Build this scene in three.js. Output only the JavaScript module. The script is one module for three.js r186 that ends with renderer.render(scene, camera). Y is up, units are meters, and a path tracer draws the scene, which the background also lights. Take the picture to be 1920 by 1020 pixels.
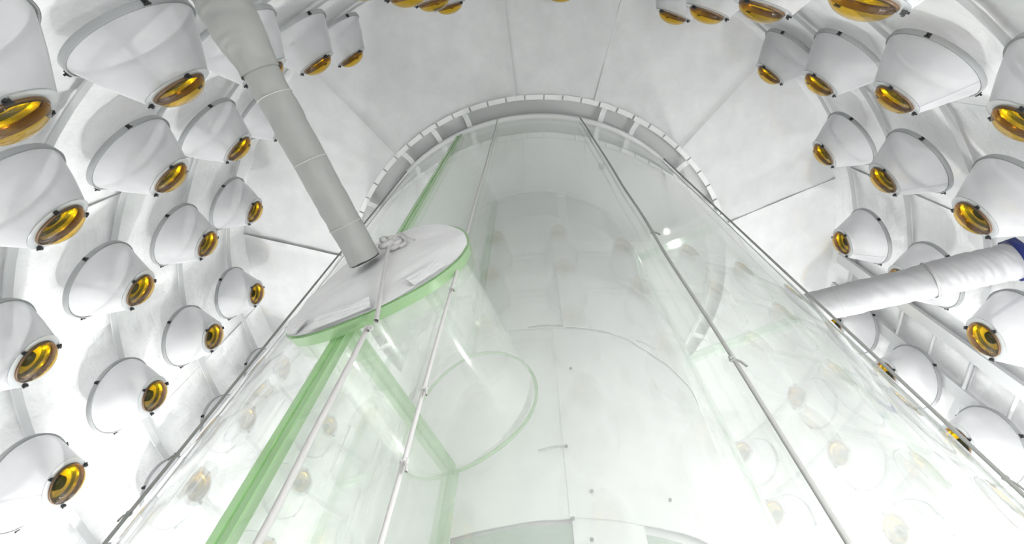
import * as THREE from 'three';
import { mergeGeometries, mergeVertices } from 'three/addons/utils/BufferGeometryUtils.js';

// ---------------------------------------------------------------- camera, light, exposure
const S = 2.5;                      // metres per unit ring radius (the sensors sit on the unit ring)
const CAM_Y = 0.45;                 // lens height above the tank floor
const Y = h => CAM_Y + h * S;
const deg = d => d * Math.PI / 180;
const P = (az, r, h) => new THREE.Vector3(r * S * Math.sin(deg(az)), Y(h), r * S * Math.cos(deg(az)));

const scene = new THREE.Scene();
scene.background = new THREE.Color(0, 0, 0);
const FOCAL = 871.3, TILT = 0.3681, ROLL = 0.0049;
const camera = new THREE.PerspectiveCamera(2 * Math.atan(510 / FOCAL) * 180 / Math.PI, 1920 / 1020, 0.02, 60);
{
  const right = new THREE.Vector3(1, 0, 0), up = new THREE.Vector3(0, Math.sin(TILT), Math.cos(TILT)), back = new THREE.Vector3(0, -Math.cos(TILT), Math.sin(TILT));
  const c = Math.cos(ROLL), s = Math.sin(ROLL);
  const r2 = right.clone().multiplyScalar(c).addScaledVector(up, s), u2 = up.clone().multiplyScalar(c).addScaledVector(right, -s);
  camera.quaternion.setFromRotationMatrix(new THREE.Matrix4().makeBasis(r2, u2, back));
  camera.position.set(-0.0673 * S, CAM_Y, 0.9179 * S);
  camera.setViewOffset(1920, 1020, 960 - 979.5, 510 - 387.7, 1920, 1020);
}
scene.add(camera);
const renderer = new THREE.WebGLRenderer({ antialias: true });
renderer.toneMapping = THREE.LinearToneMapping;
renderer.toneMappingExposure = 1.38;
renderer.shadowMap.enabled = true;
// unseen lamps round the vessels, placed to light walls, ceiling and core: [azimuth, ring radius, globe height in metres, intensity]
const UNSEEN_LAMPS = [[108, 0.88, 1.45, 5.6], [140, 0.84, 1.2, 2.8], [180, 0.84, 1.5, 2.4], [-138, 0.84, 1.5, 3.0], [-122, 0.8, 1.45, 5.8], [63.8, 0.9, 0.9, 2.3], [10.4, 0.95, 0.7, 1.8], [-96, 0.72, 0.5, 1.2]];

// ---------------------------------------------------------------- helpers
let seed = 7;
const rnd = () => { seed = (seed * 1664525 + 1013904223) >>> 0; return seed / 4294967296; };
const taken = {};
function numbered(n) { taken[n] = (taken[n] ?? -1) + 1; return taken[n] ? `${n}_${String(taken[n]).padStart(3, '0')}` : n; }
function shade(o) { o.traverse(m => { if (m.isMesh) { m.castShadow = true; m.receiveShadow = true; } }); return o; }
function part(name, g, m, parent, label) {
  const o = new THREE.Mesh(g, m); o.name = name; o.castShadow = o.receiveShadow = true;
  if (label) o.userData.label = label;
  parent.add(o); return o;
}
function thing(name, label, category, pos, turn = 0, group) {
  const o = new THREE.Group(); o.name = numbered(name); scene.add(o);
  if (pos) o.position.copy(pos);
  o.rotation.y = turn; o.userData = { label, category };
  if (group) o.userData.group = group;
  return o;
}
function structure(name, label, pos) {
  const o = new THREE.Group(); o.name = name; scene.add(o); if (pos) o.position.copy(pos);
  o.userData = { kind: 'structure', label }; return o;
}
function hash(x, y, z) { let n = Math.imul(x, 374761393) + Math.imul(y, 668265263) + Math.imul(z, 2147483647 - 57) | 0; n = Math.imul(n ^ (n >>> 13), 1274126177); return ((n ^ (n >>> 16)) >>> 0) / 4294967296; }
const sm = t => t * t * (3 - 2 * t), mod = (a, n) => ((a % n) + n) % n;
function noise2(x, y, per, z = 0) {               // value noise, period per
  const xi = Math.floor(x), yi = Math.floor(y), fx = sm(x - xi), fy = sm(y - yi);
  const a = hash(mod(xi, per), mod(yi, per), z), b = hash(mod(xi + 1, per), mod(yi, per), z), c = hash(mod(xi, per), mod(yi + 1, per), z), d = hash(mod(xi + 1, per), mod(yi + 1, per), z);
  return (a + (b - a) * fx) * (1 - fy) + (c + (d - c) * fx) * fy;
}
const n1 = (x, y, z = 0) => noise2(x, y, 4096, z) * 2 - 1;

// a surface as a function of (u, v); ou / ov close it around
function grid(nu, nv, fn) {
  const pos = [], uv = [], idx = [];
  for (let j = 0; j <= nv; j++) for (let i = 0; i <= nu; i++) {
    const q = fn(i / nu, j / nv); pos.push(q[0], q[1], q[2]); uv.push(q[3] ?? i / nu, q[4] ?? j / nv);
  }
  for (let j = 0; j < nv; j++) for (let i = 0; i < nu; i++) {
    const a = j * (nu + 1) + i, b = a + 1, c = a + nu + 1, d = c + 1; idx.push(a, b, d, a, d, c);
  }
  const g = new THREE.BufferGeometry();
  g.setAttribute('position', new THREE.Float32BufferAttribute(pos, 3)); g.setAttribute('uv', new THREE.Float32BufferAttribute(uv, 2)); g.setIndex(idx); g.computeVertexNormals();
  return g;
}
// closed sheet: front at fn(u, v, 0), back at fn(u, v, 1), four edges
function slab(nu, nv, fn) {
  const f = grid(nu, nv, (u, v) => fn(u, v, 0)), b = grid(nu, nv, (u, v) => fn(1 - u, v, 1));
  const e = [grid(nu, 1, (u, v) => fn(1 - u, 0, 1 - v)), grid(nu, 1, (u, v) => fn(u, 1, 1 - v)), grid(nv, 1, (u, v) => fn(0, u, 1 - v)), grid(nv, 1, (u, v) => fn(1, 1 - u, 1 - v))];
  return mergeGeometries([f, b, ...e]);
}
function tube(pts, r, seg = 40, rad = 8, wob = 0) {
  const c = new THREE.CatmullRomCurve3(pts); const g = new THREE.TubeGeometry(c, seg, r, rad);
  return g;
}
function cyl(p, q, r, rad = 8) { return new THREE.TubeGeometry(new THREE.LineCurve3(p, q), 1, r, rad); }
const box = (w, h, d, x = 0, y = 0, z = 0) => new THREE.BoxGeometry(w, h, d).translate(x, y, z);
// curved bar: sector of a ring, from az a0 to a1 (degrees), radii r0..r1, heights h0..h1 (all in ring units)
function arcBar(a0, a1, r0, r1, h0, h1, n = 24) {
  const f = (u, w, v) => { const q = P(a0 + (a1 - a0) * u, w, v); return [q.x, q.y, q.z, u * S * deg(a1 - a0) * r0, 0]; };
  const wr = [r0, r1, r1, r0, r0], wh = [h0, h0, h1, h1, h0], gs = [];
  for (let k = 0; k < 4; k++) gs.push(grid(n, 1, (u, v) => { const q = f(u, v ? wr[k + 1] : wr[k], v ? wh[k + 1] : wh[k]); q[4] = v * S * 0.1; return q; }));
  for (const u of [0, 1]) gs.push(grid(1, 1, (a, b) => f(u, u ? (a ? r1 : r0) : (a ? r0 : r1), b ? h1 : h0)));
  return mergeGeometries(gs);
}

// ---------------------------------------------------------------- materials
function dataTexture(n, fn, srgb) {
  const d = new Uint8Array(n * n * 4);
  for (let y = 0; y < n; y++) for (let x = 0; x < n; x++) { const c = fn(x / n, y / n); const k = (y * n + x) * 4; for (let i = 0; i < 3; i++) d[k + i] = Math.max(0, Math.min(255, Math.round(255 * (c.length ? c[i] : c)))); d[k + 3] = 255; }
  const t = new THREE.DataTexture(d, n, n); t.wrapS = t.wrapT = THREE.RepeatWrapping; t.magFilter = THREE.LinearFilter; t.minFilter = THREE.LinearMipmapLinearFilter; t.generateMipmaps = true;
  if (srgb) t.colorSpace = THREE.SRGBColorSpace; t.needsUpdate = true; return t;
}
// creased sheet: ridged noise at several scales
const crease = dataTexture(1024, (x, y) => {
  let v = 0, a = 0.5;
  for (let o = 0, f = 4; o < 5; o++, f *= 2) { const wx = x + 0.08 * (noise2(x * 5, y * 5, 5, 31) - 0.5), wy = y + 0.08 * (noise2(x * 5, y * 5, 5, 47) - 0.5); v += a * (1 - Math.abs(2 * noise2(wx * f, wy * f, f, o + 3) - 1)); a *= 0.5; }
  return v * 0.95;
});
// pressed fibres: cloudy tone
const fibre = dataTexture(512, (x, y) => {
  let v = 0, a = 0.5;
  for (let o = 0, f = 6; o < 5; o++, f *= 2) { v += a * noise2(x * f, y * f * 1, f, o + 90); a *= 0.6; }
  const t = 0.97 + 0.06 * (v - 0.6); return [t, t, t * 1.003];
}, true);
const tex = (t, r) => { const c = t.clone(); c.repeat.set(r, r); c.needsUpdate = true; return c; };
const creaseA = tex(crease, 0.9), fibreA = tex(fibre, 1.3);
const white = (o = {}) => new THREE.MeshStandardMaterial({ color: 0xffffff, map: fibreA, bumpMap: creaseA, bumpScale: 0.02, roughness: 0.5, ...o });
const M = {
  wall: white({ bumpScale: 0.02, roughness: 0.45 }),
  ceiling: white({ bumpScale: 0.004, color: new THREE.Color(0.83, 0.835, 0.83) }),
  cone: new THREE.MeshPhysicalMaterial({ color: new THREE.Color(0.97, 0.97, 0.975), map: fibreA, bumpMap: creaseA, bumpScale: 0.004, roughness: 0.55, transmission: 0.72, thickness: 0, specularIntensity: 0.6 }),
  wrap: white({ bumpScale: 0.006, color: new THREE.Color(0.97, 0.97, 0.965) }),
  plain: new THREE.MeshStandardMaterial({ color: new THREE.Color(0.9, 0.9, 0.9), roughness: 0.55 }),
  sleeve: white({ bumpScale: 0.006, color: new THREE.Color(0.52, 0.52, 0.53) }),
  duct: white({ bumpScale: 0.006, color: new THREE.Color(0.42, 0.43, 0.405) }),
  grey: new THREE.MeshStandardMaterial({ color: new THREE.Color(0.42, 0.435, 0.43), roughness: 0.7 }),
  gap: new THREE.MeshStandardMaterial({ color: new THREE.Color(0.82, 0.83, 0.82), roughness: 0.6 }),
  hoop: new THREE.MeshStandardMaterial({ color: new THREE.Color(0.4, 0.41, 0.415), roughness: 0.35 }),
  bar: new THREE.MeshStandardMaterial({ color: new THREE.Color(0.6, 0.605, 0.615), roughness: 0.5 }),
  clip: new THREE.MeshStandardMaterial({ color: new THREE.Color(0.03, 0.03, 0.032), roughness: 0.4, metalness: 0.3 }),
  floor: white({ color: new THREE.Color(0.55, 0.55, 0.55) }),
  acrylic: new THREE.MeshPhysicalMaterial({ color: new THREE.Color(0.992, 0.997, 0.992), roughness: 0.015, transmission: 0.91, thickness: 0, ior: 1.49 }),
  acrylicGreen: new THREE.MeshPhysicalMaterial({ color: new THREE.Color(0.972, 0.986, 0.967), roughness: 0.03, transmission: 0.92, thickness: 0, ior: 1.49 }),
  passage: new THREE.MeshPhysicalMaterial({ color: new THREE.Color(0.97, 0.985, 0.962), roughness: 0.1, transmission: 0.8, thickness: 0, ior: 1.6 }),
  edge: new THREE.MeshPhysicalMaterial({ color: new THREE.Color(0.58, 0.79, 0.5), roughness: 0.25, transmission: 0.55, thickness: 0, ior: 1.49 }),
  edgePale: new THREE.MeshPhysicalMaterial({ color: new THREE.Color(0.7, 0.85, 0.65), roughness: 0.2, transmission: 0.7, thickness: 0, ior: 1.49 }),
  edgeFaint: new THREE.MeshPhysicalMaterial({ color: new THREE.Color(0.9, 0.955, 0.9), roughness: 0.1, transmission: 0.85, thickness: 0, ior: 1.49 }),
  collar: new THREE.MeshPhysicalMaterial({ color: new THREE.Color(0.8, 0.82, 0.83), roughness: 0.15, transmission: 0.55, thickness: 0 }),
  dome: new THREE.MeshPhysicalMaterial({ color: new THREE.Color(0.9, 0.7, 0.06), roughness: 0.03, transmission: 1, thickness: 0, ior: 1.42 }),
  bowl: new THREE.MeshStandardMaterial({ color: new THREE.Color(0.6, 0.57, 0.32), roughness: 0.2, metalness: 1 }),
  olive: new THREE.MeshStandardMaterial({ color: new THREE.Color(0.16, 0.17, 0.11), roughness: 0.22, metalness: 0.8 }),
  umber: new THREE.MeshStandardMaterial({ color: new THREE.Color(0.2, 0.1, 0.05), roughness: 0.2, metalness: 0.8 }),
  pupil: new THREE.MeshStandardMaterial({ color: new THREE.Color(0.003, 0.014, 0.011), roughness: 0.9 }),
  brown: new THREE.MeshStandardMaterial({ color: new THREE.Color(0.16, 0.09, 0.04), roughness: 0.3 }),
  cord: new THREE.MeshStandardMaterial({ color: new THREE.Color(0.6, 0.59, 0.58), roughness: 0.8 }),
  greyCord: new THREE.MeshStandardMaterial({ color: new THREE.Color(0.33, 0.335, 0.32), roughness: 0.8 }),
  blue: new THREE.MeshStandardMaterial({ color: new THREE.Color(0.008, 0.02, 0.16), roughness: 0.35 }),
  green: new THREE.MeshStandardMaterial({ color: new THREE.Color(0.3, 0.41, 0.3), roughness: 0.4 }),
  lamp: new THREE.MeshStandardMaterial({ color: 0xffffff, emissive: 0xffffff, emissiveIntensity: 4 }),
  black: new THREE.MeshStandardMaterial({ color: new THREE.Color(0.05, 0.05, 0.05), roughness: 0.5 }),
};

// ---------------------------------------------------------------- setting: tank wall, floor, ceiling
const HC = 1.5484, WALL = 1.135, FLOOR = -CAM_Y / S;
{
  const w = structure('wall_round', 'white creased sheeting lining the round tank wall');
  part('tank_shell', slab(96, 1, (u, v, t) => { const a = u * Math.PI * 2, r = (WALL + 0.03 + t * 0.03) * S; return [r * Math.sin(a), -0.08 + v * (Y(HC + 0.2) + 0.08), r * Math.cos(a)]; }), M.grey, w);
  for (let k = 0; k < 20; k++) {                     // hanging sheets, each one lapped over the next
    const a0 = 2 + 18 * k - 9.4, a1 = a0 + 18.9, out = k % 2 ? 0.002 : -0.002;
    part('wall_sheet', slab(30, 60, (u, v, t) => {
      const az = a0 + (a1 - a0) * u, h = FLOOR + (HC + 0.065 - FLOOR) * v;
      const wr = 0.004 * n1(az * 0.35 + k * 9, h * 3.2, 3) + 0.0025 * n1(az * 0.9 + h * 4, h * 7 + k * 5, 5) + 0.0035 * Math.abs(n1(az * 0.2 - h * 2, h * 1.2 + k, 8));
      const q = P(az, WALL + out + wr + t * 0.002, h); return [q.x, q.y, q.z, deg(az) * WALL * S, h * S];
    }), M.wall, w);
  }
  const f = structure('floor', 'pale grey tank floor out of view, toned to cut light bouncing upward');
  part('floor_sheet', new THREE.CylinderGeometry((WALL + 0.06) * S, (WALL + 0.06) * S, 0.1, 96).translate(0, -0.05, 0), M.floor, f);  // floor is out of view; its grey tone dims light bounced upward

  const c = structure('ceiling', 'pale ceiling of radial white sheets round a circular opening');
  part('roof_plate', new THREE.CylinderGeometry((WALL + 0.06) * S, (WALL + 0.06) * S, 0.1, 96).translate(0, Y(HC + 0.2), 0), M.grey, c);
  const cuts = [-171, -126, -81, -44, -7.5, 13.7, 41, 68.9, 105, 147, 189];
  for (let k = 0; k < cuts.length - 1; k++) {
    const a0 = cuts[k] - 0.3, a1 = cuts[k + 1] + 0.3, lift = k % 2 ? 0.0035 : 0;
    part('ceiling_sheet', slab(36, 24, (u, v, t) => {
      const az = a0 + (a1 - a0) * u, r = 0.712 + (WALL + 0.012 - 0.712) * v, e = Math.min(1, Math.min(v, 1 - v) * 8);
      const wr = e * (0.005 * n1(az * 0.16, r * 3, 11 + k) + 0.003 * n1(az * 0.4 + r * 9, r * 5 - az * 0.1, 15 + k));
      const d0 = Math.min(u, 1 - u) * (a1 - a0), fold = 0.007 * Math.exp(-d0 * d0 / 0.5) + 0.004 * Math.exp(-d0 / 1.6);
      const q = P(az, r, HC + 0.06 * (r - 0.712) / 0.43 + lift + wr - (k % 2 ? fold : 0) + t * 0.002); return [q.x, q.y, q.z, r * S * Math.sin(deg(az)), r * S * Math.cos(deg(az))];
    }), M.ceiling, c);
  }
  for (let k = 0; k < 72; k++) {                    // turned hem of short tabs round the opening
    const d = 0.0012 * n1(k * 3.3, 1.7, 21);
    part('hem_tab', arcBar(k * 5 + 0.25, k * 5 + 4.8, 0.7 + d, 0.716 + d, HC - 0.006 + d, HC - 0.001 + d, 3), M.plain, c);
  }
  // the channel above the gap between the hem and the vessel cover
  part('gap_roof', arcBar(0, 360, 0.6, 0.75, HC + 0.045, HC + 0.055, 96), M.gap, c);
  part('gap_side', arcBar(0, 360, 0.735, 0.745, HC + 0.016, HC + 0.05, 96), M.gap, c);
  for (const az of [-62, -43, -32, -22, 17, 27, 46, 62, 110, 150, 200, 245, 270])
    part('strap', slab(2, 8, (u, v, t) => { const q = P(az + (u - 0.5) * 1.5, 0.64 + 0.078 * v, HC - 0.002 + 0.012 * Math.sin(v * Math.PI) + t * 0.002); return [q.x, q.y, q.z]; }), M.plain, c, 'white strap bridging the gap');
}
// cover over the clear vessels
{
  const c = structure('trim_1', 'white ring cover above the clear vessels with a rolled rim');
  for (let k = 0; k < 8; k++) {
    const a0 = k * 45 - 25.7, a1 = a0 + 45.1;
    part('cover_sheet', slab(20, 10, (u, v, t) => {
      const az = a0 + (a1 - a0) * u, r = 0.375 + 0.27 * v, e = Math.min(1, Math.min(v, 1 - v) * 6);
      const q = P(az, r, HC + 0.002 + e * 0.003 * n1(az * 0.2, r * 6, 33 + k) + t * 0.002); return [q.x, q.y, q.z, r * S * Math.sin(deg(az)), r * S * Math.cos(deg(az))];
    }), M.ceiling, c);
  }
  part('rim', new THREE.TorusGeometry(0.643 * S, 0.011 * S, 10, 120).rotateX(Math.PI / 2).translate(0, Y(HC), 0), M.plain, c);
  part('inner_rim', new THREE.TorusGeometry(0.379 * S, 0.005 * S, 8, 96).rotateX(Math.PI / 2).translate(0, Y(HC), 0), M.wrap, c);
  part('well_roof', new THREE.CylinderGeometry(0.39 * S, 0.39 * S, 0.03, 64).translate(0, Y(HC + 0.07), 0), M.gap, c);
  part('well_side', arcBar(0, 360, 0.382, 0.39, HC, HC + 0.075, 80), M.gap, c);
}

// ---------------------------------------------------------------- light sensors
const DOME_R = 0.092, RIM_Z = 0.208, DOME_H = 0.054, HOOP_R = 0.22, FRONT_R = 0.115;
const coneGeos = [0, 1, 2].map(k => slab(64, 12, (u, v, t) => {
  const a = u * Math.PI * 2 * 1.02, r = HOOP_R + (FRONT_R - HOOP_R) * v + 0.003 * u + (1 - Math.abs(2 * v - 1)) * (0.0035 * n1(u * 9 + 20 * k, v * 2, 41) * Math.min(1, Math.min(u, 1 - u) * 8) + 0.003) - t * 0.0012;
  return [r * Math.cos(a + k * 2.1), r * Math.sin(a + k * 2.1), v * 0.203, u * 1.0, v * 0.2 + k * 0.3];
}));
const lathe = (pts, n = 40) => new THREE.LatheGeometry(pts.map(p => new THREE.Vector2(p[0], p[1])), n).rotateX(Math.PI / 2);
const domeGeo = lathe(Array.from({ length: 15 }, (_, i) => { const t = i / 14 * Math.PI / 2; return [Math.max(1e-4, DOME_R * Math.cos(t)), RIM_Z + DOME_H * Math.sin(t)]; }));
const bowlBand = (q0, q1) => lathe(Array.from({ length: 8 }, (_, i) => { const t = (q0 + (q1 - q0) * i / 7) * Math.PI / 2; return [Math.max(1e-4, DOME_R * 0.985 * Math.sin(t)), RIM_Z - 0.05 * Math.cos(t)]; }));
const bowlInner = bowlBand(0, 0.52), bowlDark = bowlBand(0.52, 0.68), bowlOuter = bowlBand(0.68, 0.84), bowlEdge = bowlBand(0.84, 1);
const pupilGeo = new THREE.CylinderGeometry(0.031, 0.036, 0.022, 24).rotateX(Math.PI / 2).translate(0, 0, RIM_Z - 0.036);
const gasketGeo = lathe([[DOME_R * 0.93, RIM_Z - 0.006], [DOME_R * 1.01, RIM_Z - 0.006], [DOME_R * 1.02, RIM_Z + 0.004], [DOME_R * 0.975, RIM_Z + 0.012], [DOME_R * 0.93, RIM_Z - 0.006]]);
const collarGeo = lathe([[DOME_R * 1.0, RIM_Z - 0.004], [FRONT_R + 0.003, RIM_Z - 0.006], [FRONT_R + 0.004, RIM_Z - 0.001], [DOME_R * 1.0, RIM_Z + 0.001], [DOME_R * 1.0, RIM_Z - 0.004]]);
const hoopGeo = lathe([[HOOP_R - 0.003, -0.012], [HOOP_R + 0.005, -0.012], [HOOP_R + 0.005, 0.012], [HOOP_R - 0.003, 0.012], [HOOP_R - 0.003, -0.012]], 56);
function clipShape(r, z, a, s) {
  const g = mergeGeometries([box(0.016 * s, 0.02 * s, 0.02 * s), box(0.01 * s, 0.026 * s, 0.006 * s, 0.004 * s, 0, 0.011 * s), new THREE.CylinderGeometry(0.005 * s, 0.005 * s, 0.026 * s, 8).rotateZ(Math.PI / 2).translate(0.006 * s, 0.003 * s, 0)].map(q => q.toNonIndexed()));
  return g.rotateZ(0).translate(r, 0, z).rotateZ(a);
}
const frontClips = [90, -30, 210].map(a => clipShape(DOME_R + 0.014, RIM_Z + 0.004, deg(a), 0.75));
const backClips = [90, -30, 210].map(a => clipShape(HOOP_R + 0.004, 0, deg(a), 0.85));
const sensorProto = [0, 1, 2].map(k => {
  const o = new THREE.Group();
  part('cone', coneGeos[k], M.cone, o, 'white sheet cone');
  part('hoop', hoopGeo, M.hoop, o, 'grey hoop at the wide end');
  part('collar', collarGeo, M.collar, o, 'clear ring round the bulb');
  const d = part('glass_dome', domeGeo, M.dome, o, 'amber glass dome');
  part('mirror_bowl', mergeGeometries([bowlInner, bowlOuter]), M.bowl, o, 'gold mirrored inside of the bulb');
  part('olive_reflection', bowlDark, M.olive, o, 'dark olive band painted as a reflection inside the bulb'); part('brown_reflection', bowlEdge, M.umber, o, 'brown band painted as a reflection inside the bulb rim');  // olive and brown bands coloured in to stand for dark reflections
  part('pupil', pupilGeo, M.pupil, o, 'dark green centre of the bulb');
  part('gasket', gasketGeo, M.brown, o);
  for (const g of frontClips) part('clip', g, M.clip, o, 'small black clip');
  for (const g of backClips) part('clip', g, M.clip, o, 'small black clip');
  return o;
});
// columns round the wall: azimuth, ring radius of the bulb, height of the top sensor
const PHI0 = 1.988, DY = 0.2426;
const COLUMN = { '-5': [-87.63, 0.9913, 1.4116], '-4': [-69.39, 0.9956, 1.4059], '-3': [-51.3, 0.9965, 1.3902], '-2': [-34.23, 0.9977, 1.4185], '-1': [-15.71, 1.0007, 1.4098], 1: [18.76, 0.9921, 1.3112], 2: [39.02, 1.0126, 1.3905], 3: [54.72, 0.9861, 1.3252], 4: [72.95, 0.9743, 1.328] };
const COLUMN_WORDS = {
  '-8': 'the farthest column through the vessel at left', '-7': 'the column seen through the vessel at left', '-6': 'the column cut by the left vessel edge',
  '-5': 'the first column left of the vessel', '-4': 'the second column left of the vessel', '-3': 'the third column left of the vessel',
  '-2': 'the column crossed by the left duct', '-1': 'the top-edge column right of the left duct', 0: 'the column overhead at top centre',
  1: 'the column along the top edge at right', 2: 'the column below the top-right edge', 3: 'the column above the right duct',
  4: 'the column crossed by the right duct', 5: 'the column below the right duct', 6: 'the column cut by the right vessel edge', 7: 'the column seen through the vessel at right', 8: 'the farthest column through the vessel at right',
};
const RANK = ['topmost', 'second down', 'third down', 'fourth down', 'fifth down', 'lowest'];
for (let j = -8; j <= 8; j++) {
  const [az, r, h0] = COLUMN[j] ?? [PHI0 + 18 * j, 0.995, j > 0 ? 1.345 : 1.41];
  for (let k = 0; k < 6; k++) {
    const o = sensorProto[(j * 5 + k * 2 + 60) % 3].clone();
    o.name = numbered('light_sensor'); scene.add(o);
    // the dome's middle lies on the fitted ring
    o.position.copy(P(az, r + (RIM_Z + 0.026) / S, h0 - k * DY)); o.rotation.y = deg(az) + Math.PI;
    o.userData = { label: `amber bulb in white cone, ${RANK[k]} in ${COLUMN_WORDS[j]}`, category: 'light sensor', group: 'light sensors round the tank wall' };
  }
}

// support hoops behind the cones, and the wall ladder at right
for (let k = 0; k < 6; k++) {
  const h = 1.41 - k * DY + 0.065;
  const o = thing('support_hoop', `flat pale grey hoop round the wall behind the ${['topmost', 'second', 'third', 'fourth', 'fifth', 'lowest'][k]} row of cones`, 'support hoop', P(0, 0, h), 0, 'support hoops behind the cones');
  part('flat_bar', arcBar(0, 360, 1.1185, 1.1215, -CAM_Y / S - 0.009, -CAM_Y / S + 0.009, 120), M.bar, o);
}
{
  const o = thing('wall_ladder', 'pale grey two-rail ladder on the wall below the right white duct', 'ladder', P(86.3, 1.085, FLOOR));
  const base = o.position;
  const rel = (az, r, h) => P(az, r, h).sub(base);
  for (const az of [83.2, 89.6]) part('rail', slab(1, 1, (u, v, t) => { const q = rel(az + (u - 0.5) * 1.9, 1.104 + t * 0.012, FLOOR + (HC - FLOOR - 0.01) * v); return [q.x, q.y, q.z]; }), M.bar, o);
  for (let k = 0; k < 14; k++) part('rung', cyl(rel(83.2, 1.11, FLOOR + 0.1 + k * 0.118), rel(89.6, 1.11, FLOOR + 0.1 + k * 0.118), 0.011), M.bar, o);
}

// ---------------------------------------------------------------- clear vessels
const RO = 0.64, RI = 0.38, TOP = 1.535, BOT = -0.1, SEAM = [-25.7, 64.3, 154.3, 244.3], WT = 0.01;
const NOTCH = { h: 0.592, r: 0.122 };
// a curved wall from a0 to a1 whose corner(s) are cut by the round passage at azimuth na
function curvedWall(a0, a1, r, na) {
  const half = na == null ? 0 : Math.asin(NOTCH.r / r) * 180 / Math.PI, cols = [];
  const N = 72; const st = [];
  for (let i = 0; i <= N; i++) st.push(a0 + (a1 - a0) * i / N);
  if (na != null) for (let i = 0; i <= 16; i++) { const d = half * Math.sin(i / 16 * Math.PI / 2); for (const s of [-1, 1]) { const a = na + s * d; if (a > a0 && a < a1) st.push(a); } }
  st.sort((x, y) => x - y);
  const gs = [];
  const cut = az => { if (na == null) return 0; const x = r * Math.sin(deg(az - na)); return Math.abs(az - na) < 60 && Math.abs(x) < NOTCH.r ? Math.sqrt(NOTCH.r ** 2 - x * x) : 0; };
  const quad = (p, q, l0, l1, u0, u1, rr, flip) => {
    const v = [P(p, rr, l0), P(q, rr, l1), P(q, rr, u1), P(p, rr, u0)];
    const g = new THREE.BufferGeometry();
    g.setAttribute('position', new THREE.Float32BufferAttribute(v.flatMap(w => [w.x, w.y, w.z]), 3));
    const nn = [p, q, q, p].flatMap(a => { const s = flip ? -1 : 1; return [s * Math.sin(deg(a)), 0, s * Math.cos(deg(a))]; });
    g.setAttribute('normal', new THREE.Float32BufferAttribute(nn, 3));
    g.setAttribute('uv', new THREE.Float32BufferAttribute([p, q, q, p].flatMap((a, i) => [deg(a) * r * S, v[i].y]), 2));
    g.setIndex(flip ? [0, 2, 1, 0, 3, 2] : [0, 1, 2, 0, 2, 3]); return g;
  };
  for (const [rr, flip] of [[r + WT / 2, false], [r - WT / 2, true]])
    for (let i = 0; i < st.length - 1; i++) {
      const p = st[i], q = st[i + 1]; if (q - p < 1e-6) continue;
      const c0 = cut(p), c1 = cut(q);
      if (c0 || c1) { gs.push(quad(p, q, BOT, BOT, NOTCH.h - c0, NOTCH.h - c1, rr, flip), quad(p, q, NOTCH.h + c0, NOTCH.h + c1, TOP, TOP, rr, flip)); }
      else gs.push(quad(p, q, BOT, BOT, TOP, TOP, rr, flip));
    }
  return mergeGeometries(gs);
}
const WORDS = ['clear acrylic vessel nearest the camera, right of the green-edged seam', 'clear acrylic vessel behind the right edge, beyond the right duct', 'clear acrylic vessel beyond the white core', 'clear acrylic vessel left of the green-edged seam with the left duct'];
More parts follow.
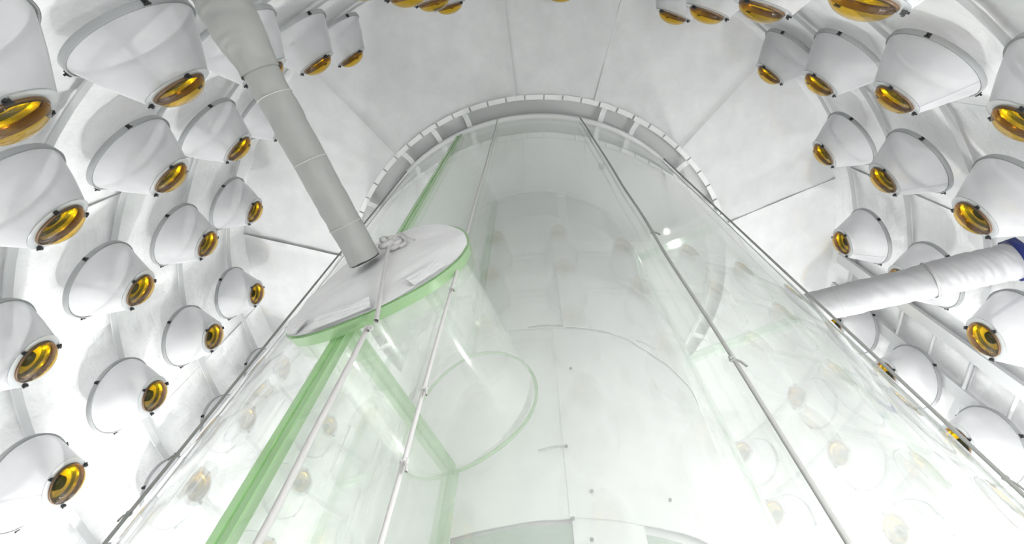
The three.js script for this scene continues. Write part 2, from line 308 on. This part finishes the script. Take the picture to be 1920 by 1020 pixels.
for (let k = 0; k < 4; k++) {
  const g0 = 0.2, a0 = SEAM[k] + g0, a1 = SEAM[k] + 90 - g0;
  const na = k === 0 ? SEAM[0] : k === 3 ? SEAM[0] + 360 : null;
  const o = thing('acrylic_vessel', WORDS[k], 'clear vessel', new THREE.Vector3(0, 0, 0), 0, 'four clear vessels round the white core');
  part('outer_wall', curvedWall(a0, a1, RO, na), M.acrylic, o);
  part('inner_wall', curvedWall(a0, a1, RI, na), M.acrylic, o);
  for (const h of [TOP, BOT]) part(h > 0 ? 'top_plate' : 'base_plate', arcBar(a0, a1, RI, RO, h - 0.005, h + 0.005, 40), M.acrylic, o);
  for (const [az, s] of [[a0, 1], [a1, -1]]) {
    const withNotch = na != null && Math.abs(((az - SEAM[0] + 540) % 360) - 180) < 2;
    const spans = withNotch ? [[BOT, NOTCH.h - NOTCH.r], [NOTCH.h + NOTCH.r, TOP]] : [[BOT, TOP]];
    const t = 0.0085;                                  // sheet thickness, ring units
    // local frame along the seam
    const at = (r, off, h) => { const e = new THREE.Vector3(Math.cos(deg(az)), 0, -Math.sin(deg(az))); return P(az, r, h).addScaledVector(e, s * off * S); };
    const block = (r0, r1, o0, o1, h0, h1) => {
      const b = new THREE.BoxGeometry(1, 1, 1), p = b.attributes.position;
      for (let i = 0; i < p.count; i++) { const q = at(p.getX(i) < 0 ? r0 : r1, p.getZ(i) < 0 ? o0 : o1, p.getY(i) < 0 ? h0 : h1); p.setXYZ(i, q.x, q.y, q.z); }
      if (s < 0) { const ix = b.index; for (let i = 0; i < ix.count; i += 3) { const x = ix.getX(i); ix.setX(i, ix.getX(i + 1)); ix.setX(i + 1, x); } }
      b.computeVertexNormals(); return b;
    };
    for (const [h0, h1] of spans) {
      part('end_wall', block(RI + 0.006, RO - 0.003, 0, t, h0, h1), withNotch ? M.acrylicGreen : M.acrylic, o, 'clear end wall');
      part('edge_strip', block(RO - 0.003, RO + 0.006, 0, t, h0, h1), withNotch ? M.edge : M.edgeFaint, o, 'pale green outer edge');
      part('edge_strip', block(RI - 0.006, RI + 0.006, 0, t, h0, h1), withNotch ? M.edgePale : M.edgeFaint, o, 'pale green inner edge');
    }
    if (withNotch) {
      for (const sg of [-1, 1]) { const hh = NOTCH.h + sg * NOTCH.r; part('edge_strip', block(RI + 0.005, RO, 0, t, hh - 0.004, hh + 0.004), sg < 0 ? M.edgePale : M.edgeFaint, o, 'pale green edge along the round passage'); }
      const half = grid(28, 20, (u, v) => {
        const th = -Math.PI / 2 + Math.PI * u, r = RI + (RO - RI) * v, q = at(r, NOTCH.r * Math.cos(th), NOTCH.h + NOTCH.r * Math.sin(th)); return [q.x, q.y, q.z];
      });
      part('passage_wall', half, M.passage, o, 'round passage through the seam');
      const rim = rr => tube(Array.from({ length: 25 }, (_, i) => { const th = -Math.PI / 2 + Math.PI * i / 24, x = NOTCH.r * Math.cos(th); return P(az + s * Math.asin(x / rr) * 180 / Math.PI, rr, NOTCH.h + NOTCH.r * Math.sin(th)); }), 0.007, 48, 6);
      part('passage_rim', rim(RI - 0.004), M.edge, o, 'green rim of the passage at the core');
    } else for (const hh of [0.925, 1.455]) part('edge_strip', block(RI, RO, -0.004, t + 0.004, hh - 0.0035, hh + 0.0035), M.edgeFaint, o, 'pale level joint strip');
  }
}

// ---------------------------------------------------------------- white core inside the vessels
{
  const o = thing('wrapped_core', 'white sheet-wrapped upright cylinder inside the ring of clear vessels', 'wrapped cylinder', new THREE.Vector3(0, 0, 0));
  const R = 0.352;
  const sheet = (name, a0, a1, h0, h1, r, m, w, label) => part(name, slab(Math.max(4, Math.round((a1 - a0) / 3)), 24, (u, v, t) => {
    const az = a0 + (a1 - a0) * u, h = h0 + (h1 - h0) * v; const q = P(az, r + w * (0.004 * n1(az * 0.12, h * 5, 55) + 0.002 * n1(az * 0.3, h * 11, 57)) - t * 0.0015, h);
    return [q.x, q.y, q.z, deg(az) * R * S, h * S];
  }), m, o, label);
  part('core_body', new THREE.CylinderGeometry((R - 0.016) * S, (R - 0.016) * S, (1.36 - FLOOR) * S, 72).translate(0, Y((1.36 + FLOOR) / 2), 0), M.wrap, o);
  const seams = [3.2, 63, 123, 183, 243, 303];
  for (let k = 0; k < 6; k++) sheet('wrap_sheet', seams[k] - 60.4, seams[k] + 0.4, 0.79, 1.385, R + (k % 2 ? 0.003 : 0), M.wrap, 1);
  for (const [a0, a1] of [[-60, -0.5], [-1, 60], [59.6, 120], [119.6, 180], [179.6, 240], [239.6, 300]]) sheet('wrap_sheet', a0, a1, 0.4, 0.797, R - 0.004 + (a0 === -1 ? 0.002 : 0), M.wrap, 1);
  sheet('base_panel', -27, -0.6, FLOOR, 0.396, R - 0.009, M.green, 0, 'grey-green panel low on the cylinder');
  sheet('base_panel', 14.5, 60, FLOOR, 0.392, R - 0.009, M.green, 0, 'grey-green panel low on the cylinder');
  sheet('wrap_sheet', -0.6, 14.5, FLOOR, 0.404, R - 0.005, M.wrap, 0.5); sheet('wrap_sheet', 60, 333, FLOOR, 0.402, R - 0.005, M.wrap, 0.5);
  part('top_cap', new THREE.LatheGeometry([[0.001, 1.43], [0.12, 1.425], [0.24, 1.41], [0.32, 1.395], [0.352, 1.383], [0.352, 1.375]].map(p => new THREE.Vector2(p[0] * S, Y(p[1]))), 72), M.wrap, o);
  const btn = (az, h) => { const q = P(az, R + 0.002, h); return new THREE.SphereGeometry(0.006, 10, 8).translate(q.x, q.y, q.z); };
  for (const [az, h] of [[4.1, 0.433], [2.7, 0.371], [3.2, 0.667], [-0.5, 0.396], [-0.4, 0.502], [22, 0.44]]) part('button', btn(az, h), M.black, o, 'small dark pin');
  for (const [az0, az1, h0, h1] of [[-9, 3.2, 0.7935, 0.795], [14, 26, 0.788, 0.801], [26, 38, 0.801, 0.816], [-7, 0, 0.497, 0.503]])
    part('slit', tube([P(az0, R + 0.001, h0), P((az0 + az1) / 2, R + 0.002, (h0 + h1) / 2 + 0.001), P(az1, R + 0.001, h1)], 0.004, 10, 5), M.grey, o, 'thin dark lap line');
  for (const az of [10.5, -40, 70, 160, 250]) part('strap', slab(2, 8, (u, v, t) => { const q = P(az + (u - 0.5) * 5, 0.353 + 0.026 * v, 1.365 + (HC - 1.365) * v + t * 0.002); return [q.x, q.y, q.z]; }), M.plain, o, 'white strap up to the ceiling');
}

// ---------------------------------------------------------------- ducts, end cover, cords
function ductGeo(p, q, radius, n = 70) {
  const ax = q.clone().sub(p), L = ax.length(); ax.normalize();
  const e1 = new THREE.Vector3(0, 1, 0).cross(ax).normalize(), e2 = ax.clone().cross(e1);
  return grid(32, n, (u, v) => {
    const a = u * Math.PI * 2, r = radius(v) * (1 + 0.05 * n1(Math.cos(a) * 1.5 + 7, v * 14 + Math.sin(a) * 1.5, 61) + 0.03 * n1(Math.cos(a) * 3 + v * 9, Math.sin(a) * 3 + v * 25, 63));
    const x = p.clone().addScaledVector(ax, L * v).addScaledVector(e1, r * Math.cos(a)).addScaledVector(e2, r * Math.sin(a));
    return [x.x, x.y, x.z, a * 0.06, v * L];
  });
}
function ring(p, dir, r, tr, name, m, parent) {
  const g = new THREE.TorusGeometry(r, tr, 6, 32); g.applyQuaternion(new THREE.Quaternion().setFromUnitVectors(new THREE.Vector3(0, 0, 1), dir)); g.translate(p.x, p.y, p.z); return part(name, g, m, parent);
}
{
  const a = P(-25.7, 0.674, 0.592), b = P(-25.7, 1.1, 0.662), dir = b.clone().sub(a).normalize();
  const o = thing('wrapped_duct', 'grey-white sheet-wrapped duct coming down from the upper left onto the oval cover', 'duct', a.clone(), 0);
  const z = new THREE.Vector3(), e = b.clone().sub(a);
  part('sleeve', ductGeo(z, e.clone().multiplyScalar(0.72), v => 0.055 + 0.003 * v), M.duct, o);
  part('outer_sleeve', ductGeo(e.clone().multiplyScalar(0.66), e, v => 0.062 + 0.018 * sm(Math.min(1, v * 2.2))), M.duct, o, 'wider crumpled outer sleeve');
  for (const t of [0.13, 0.36, 0.58]) ring(e.clone().multiplyScalar(t), dir, 0.057, 0.0022, 'tie', M.cord, o);
  part('shadow_ring', new THREE.TorusGeometry(0.05, 0.005, 6, 32).applyQuaternion(new THREE.Quaternion().setFromUnitVectors(new THREE.Vector3(0, 0, 1), dir)), M.black, o, 'dark ring painted as the shadow gap at the duct end');  // black ring stands in for shade where the duct meets the cover
}
{
  const a = P(64.3, 0.655, 0.952), b = P(64.3, 1.1, 0.868), dir = b.clone().sub(a).normalize();
  const o = thing('wrapped_duct', 'white sheet-wrapped duct at right with a dark blue end flange', 'duct', a.clone(), 0);
  const z = new THREE.Vector3(), e = b.clone().sub(a);
  part('sleeve', ductGeo(z, e.clone().multiplyScalar(0.64), v => 0.088 + 0.004 * v), M.sleeve, o);
  part('outer_sleeve', ductGeo(e.clone().multiplyScalar(0.6), e.clone().multiplyScalar(0.95), v => 0.096), M.sleeve, o);
  const f2 = new THREE.LatheGeometry([[0.09, -0.02], [0.116, -0.02], [0.12, 0.02], [0.09, 0.02], [0.09, -0.02]].map(p => new THREE.Vector2(...p)), 8);
  f2.applyQuaternion(new THREE.Quaternion().setFromUnitVectors(new THREE.Vector3(0, 1, 0), dir)); const q = e.clone().multiplyScalar(0.955); f2.translate(q.x, q.y, q.z);
  part('end_flange', f2.toNonIndexed(), M.blue, o, 'dark blue eight-sided end flange');
  ring(e.clone().multiplyScalar(0.2), dir, 0.09, 0.003, 'tie', M.cord, o); ring(e.clone().multiplyScalar(0.61), dir, 0.098, 0.003, 'tie', M.cord, o);
}
{
  const o = thing('oval_cover', 'oval white-faced cover with green acrylic edge where the left duct ends', 'cover', P(-24, 0.645, 0.562));
  const base = o.position.clone(), HW = 11.9, HH = 0.121;
  const pt = (rho, th, r, k = 1) => P(-24 + HW * k * rho * Math.cos(th), r, 0.562 + HH * k * rho * Math.sin(th)).sub(base);
  const disc = (r, k, wob) => grid(56, 10, (u, v) => { const th = u * Math.PI * 2, q = pt(v, th, r + (wob ? 0.002 * n1(v * 4 * Math.cos(th) + 9, v * 4 * Math.sin(th) + 9, 71) : 0), k * (1 + (wob ? 0.02 * n1(Math.cos(th) * 4 + 5, Math.sin(th) * 4 + 5, 73) * v : 0))); return [q.x, q.y, q.z, 0.35 * v * Math.cos(th), 0.35 * v * Math.sin(th)]; });
  part('acrylic_plate', mergeGeometries([disc(0.6485, 1), grid(64, 1, (u, v) => { const q = pt(1, u * Math.PI * 2, 0.6485 + 0.013 * v); return [q.x, q.y, q.z]; }), disc(0.6615, 1)]), M.edge, o, 'pale green acrylic edge');
  part('white_face', mergeGeometries([disc(0.664, 0.975, true), disc(0.6625, 0.975)]), M.wrap, o, 'white sheet face');
  for (const [t0, t1, d] of [[-2.55, -2.15, 0.003], [-1.95, -1.3, 0.0035], [-0.9, -0.5, 0.0025]])
    part('tape_flap', slab(8, 3, (u, v, t) => { const q = pt(0.84 + 0.16 * v, t0 + (t1 - t0) * u, 0.667 + d * (1 - v) + t * 0.0015, 0.98); return [q.x, q.y, q.z]; }), M.wrap, o, 'loose flap at the cover rim');
}
function knot(p, s) {
  const g = new THREE.TorusKnotGeometry(0.011 * s, 0.006 * s, 48, 6, 2, 3); g.translate(p.x, p.y, p.z); return g;
}
function cord(label, az, r, h0, h1, radius, knots, m = M.cord) {
  const b = P(az, r, h1), o = thing('cord', label, 'cord', b);
  const pts = []; const n = 12;
  for (let i = 0; i <= n; i++) pts.push(P(az + 0.15 * n1(i * 1.3, az, 81), r, h0 + (h1 - h0) * i / n).sub(b));
  part('strand', tube(pts, radius, 60, 7), m, o);
  for (const h of knots) { part('knot', knot(P(az, r, h).sub(b), radius / 0.012), m, o); part('tail', tube([P(az, r, h), P(az + 0.35, r + 0.003, h - 0.006), P(az + 0.55, r + 0.004, h - 0.013)].map(q => q.sub(b)), radius * 0.55, 8, 5), m, o); }
  return o;
}
const CR = 0.651;
cord('white cord running down the clear vessel beside the round passage', -13.3, CR, 1.54, FLOOR, 0.0048, [0.47, 0.31, 0.24]);
cord('grey cord down the middle right of the clear vessel, knotted halfway', 10.9, CR, 1.54, FLOOR, 0.0053, [0.62, 0.343], M.greyCord);
cord('cord along the right edge of the clear vessel with a taped knot', 39.5, CR, 1.54, FLOOR, 0.0058, [0.31, 0.335], M.greyCord);
cord('thin cord along the left edge of the clear vessel', -46, CR, 1.54, FLOOR, 0.005, [0.4, 0.33, 0.27], M.greyCord);
cord('grey cord beside the green-edged seam below the oval cover', -21.4, CR, 0.432, FLOOR, 0.0075, [0.432], M.cord);
{
  const KA = -22.8, KH = 0.615, a = P(KA, 0.676, KH), b = P(-19.2, 0.668, 0.41), o = thing('cord', 'short white cord knotted across the face of the oval cover', 'cord', b.clone());
  part('strand', tube([a, a.clone().lerp(b, 0.5), b].map(q => q.clone().sub(b)), 0.0066, 20, 7), M.cord, o);
  part('knot', knot(a.clone().sub(b), 2.0), M.cord, o); part('knot', knot(a.clone().sub(b).add(new THREE.Vector3(0.03, 0.01, 0)), 1.6), M.cord, o);
  part('tail', tube([a, P(KA + 1.6, 0.682, KH + 0.006), P(KA + 3, 0.678, KH - 0.014), P(KA + 3.8, 0.674, KH - 0.02)].map(q => q.clone().sub(b)), 0.004, 16, 6), M.cord, o);
}
{
  const p = P(23.2, 0.517, HC - 0.012), o = thing('bracket', 'tiny square grey bracket under the ring cover near a cord', 'bracket', p);
  part('frame', mergeGeometries([box(0.05, 0.02, 0.012, 0, 0, 0.02), box(0.05, 0.02, 0.012, 0, 0, -0.02), box(0.012, 0.02, 0.04, 0.02, 0, 0), box(0.012, 0.02, 0.04, -0.02, 0, 0)]), M.hoop, o);
  part('bolt', new THREE.CylinderGeometry(0.008, 0.008, 0.024, 10), M.grey, o);
}

// ---------------------------------------------------------------- unseen lamps, out of view below the frame, placed to light walls and core
const LAMP_WORDS = ['beside the right wall', 'behind the clear vessels at right', 'beyond the white core', 'behind the clear vessels at left', 'beside the left wall', 'below the right duct', 'beside the camera at right', 'under the left wall cones'];
for (const [k, [az, r, top, I]] of UNSEEN_LAMPS.entries()) {
  const p = P(az, r, FLOOR), o = thing('unseen_lamp', `unseen stand lamp lighting the tank from ${LAMP_WORDS[k]}, below the frame`, 'lamp', p, 0, 'unseen lamps on stands');
  part('lamp_stand', new THREE.LatheGeometry([[0.001, 0], [0.13, 0], [0.13, 0.012], [0.03, 0.03], [0.014, 0.05], [0.014, top - 0.09], [0.035, top - 0.08], [0.035, top - 0.055], [0.001, top - 0.055]].map(q => new THREE.Vector2(...q)), 20), M.bar, o);
  part('lamp_globe', new THREE.SphereGeometry(0.06, 14, 9).translate(0, top, 0), M.lamp, o);
  const l = new THREE.PointLight(0xffffff, I, 0, 2); l.name = 'lamp_light'; l.position.set(0, top, 0); l.castShadow = true; l.shadow.radius = 2.5; o.add(l);
}
renderer.render(scene, camera);
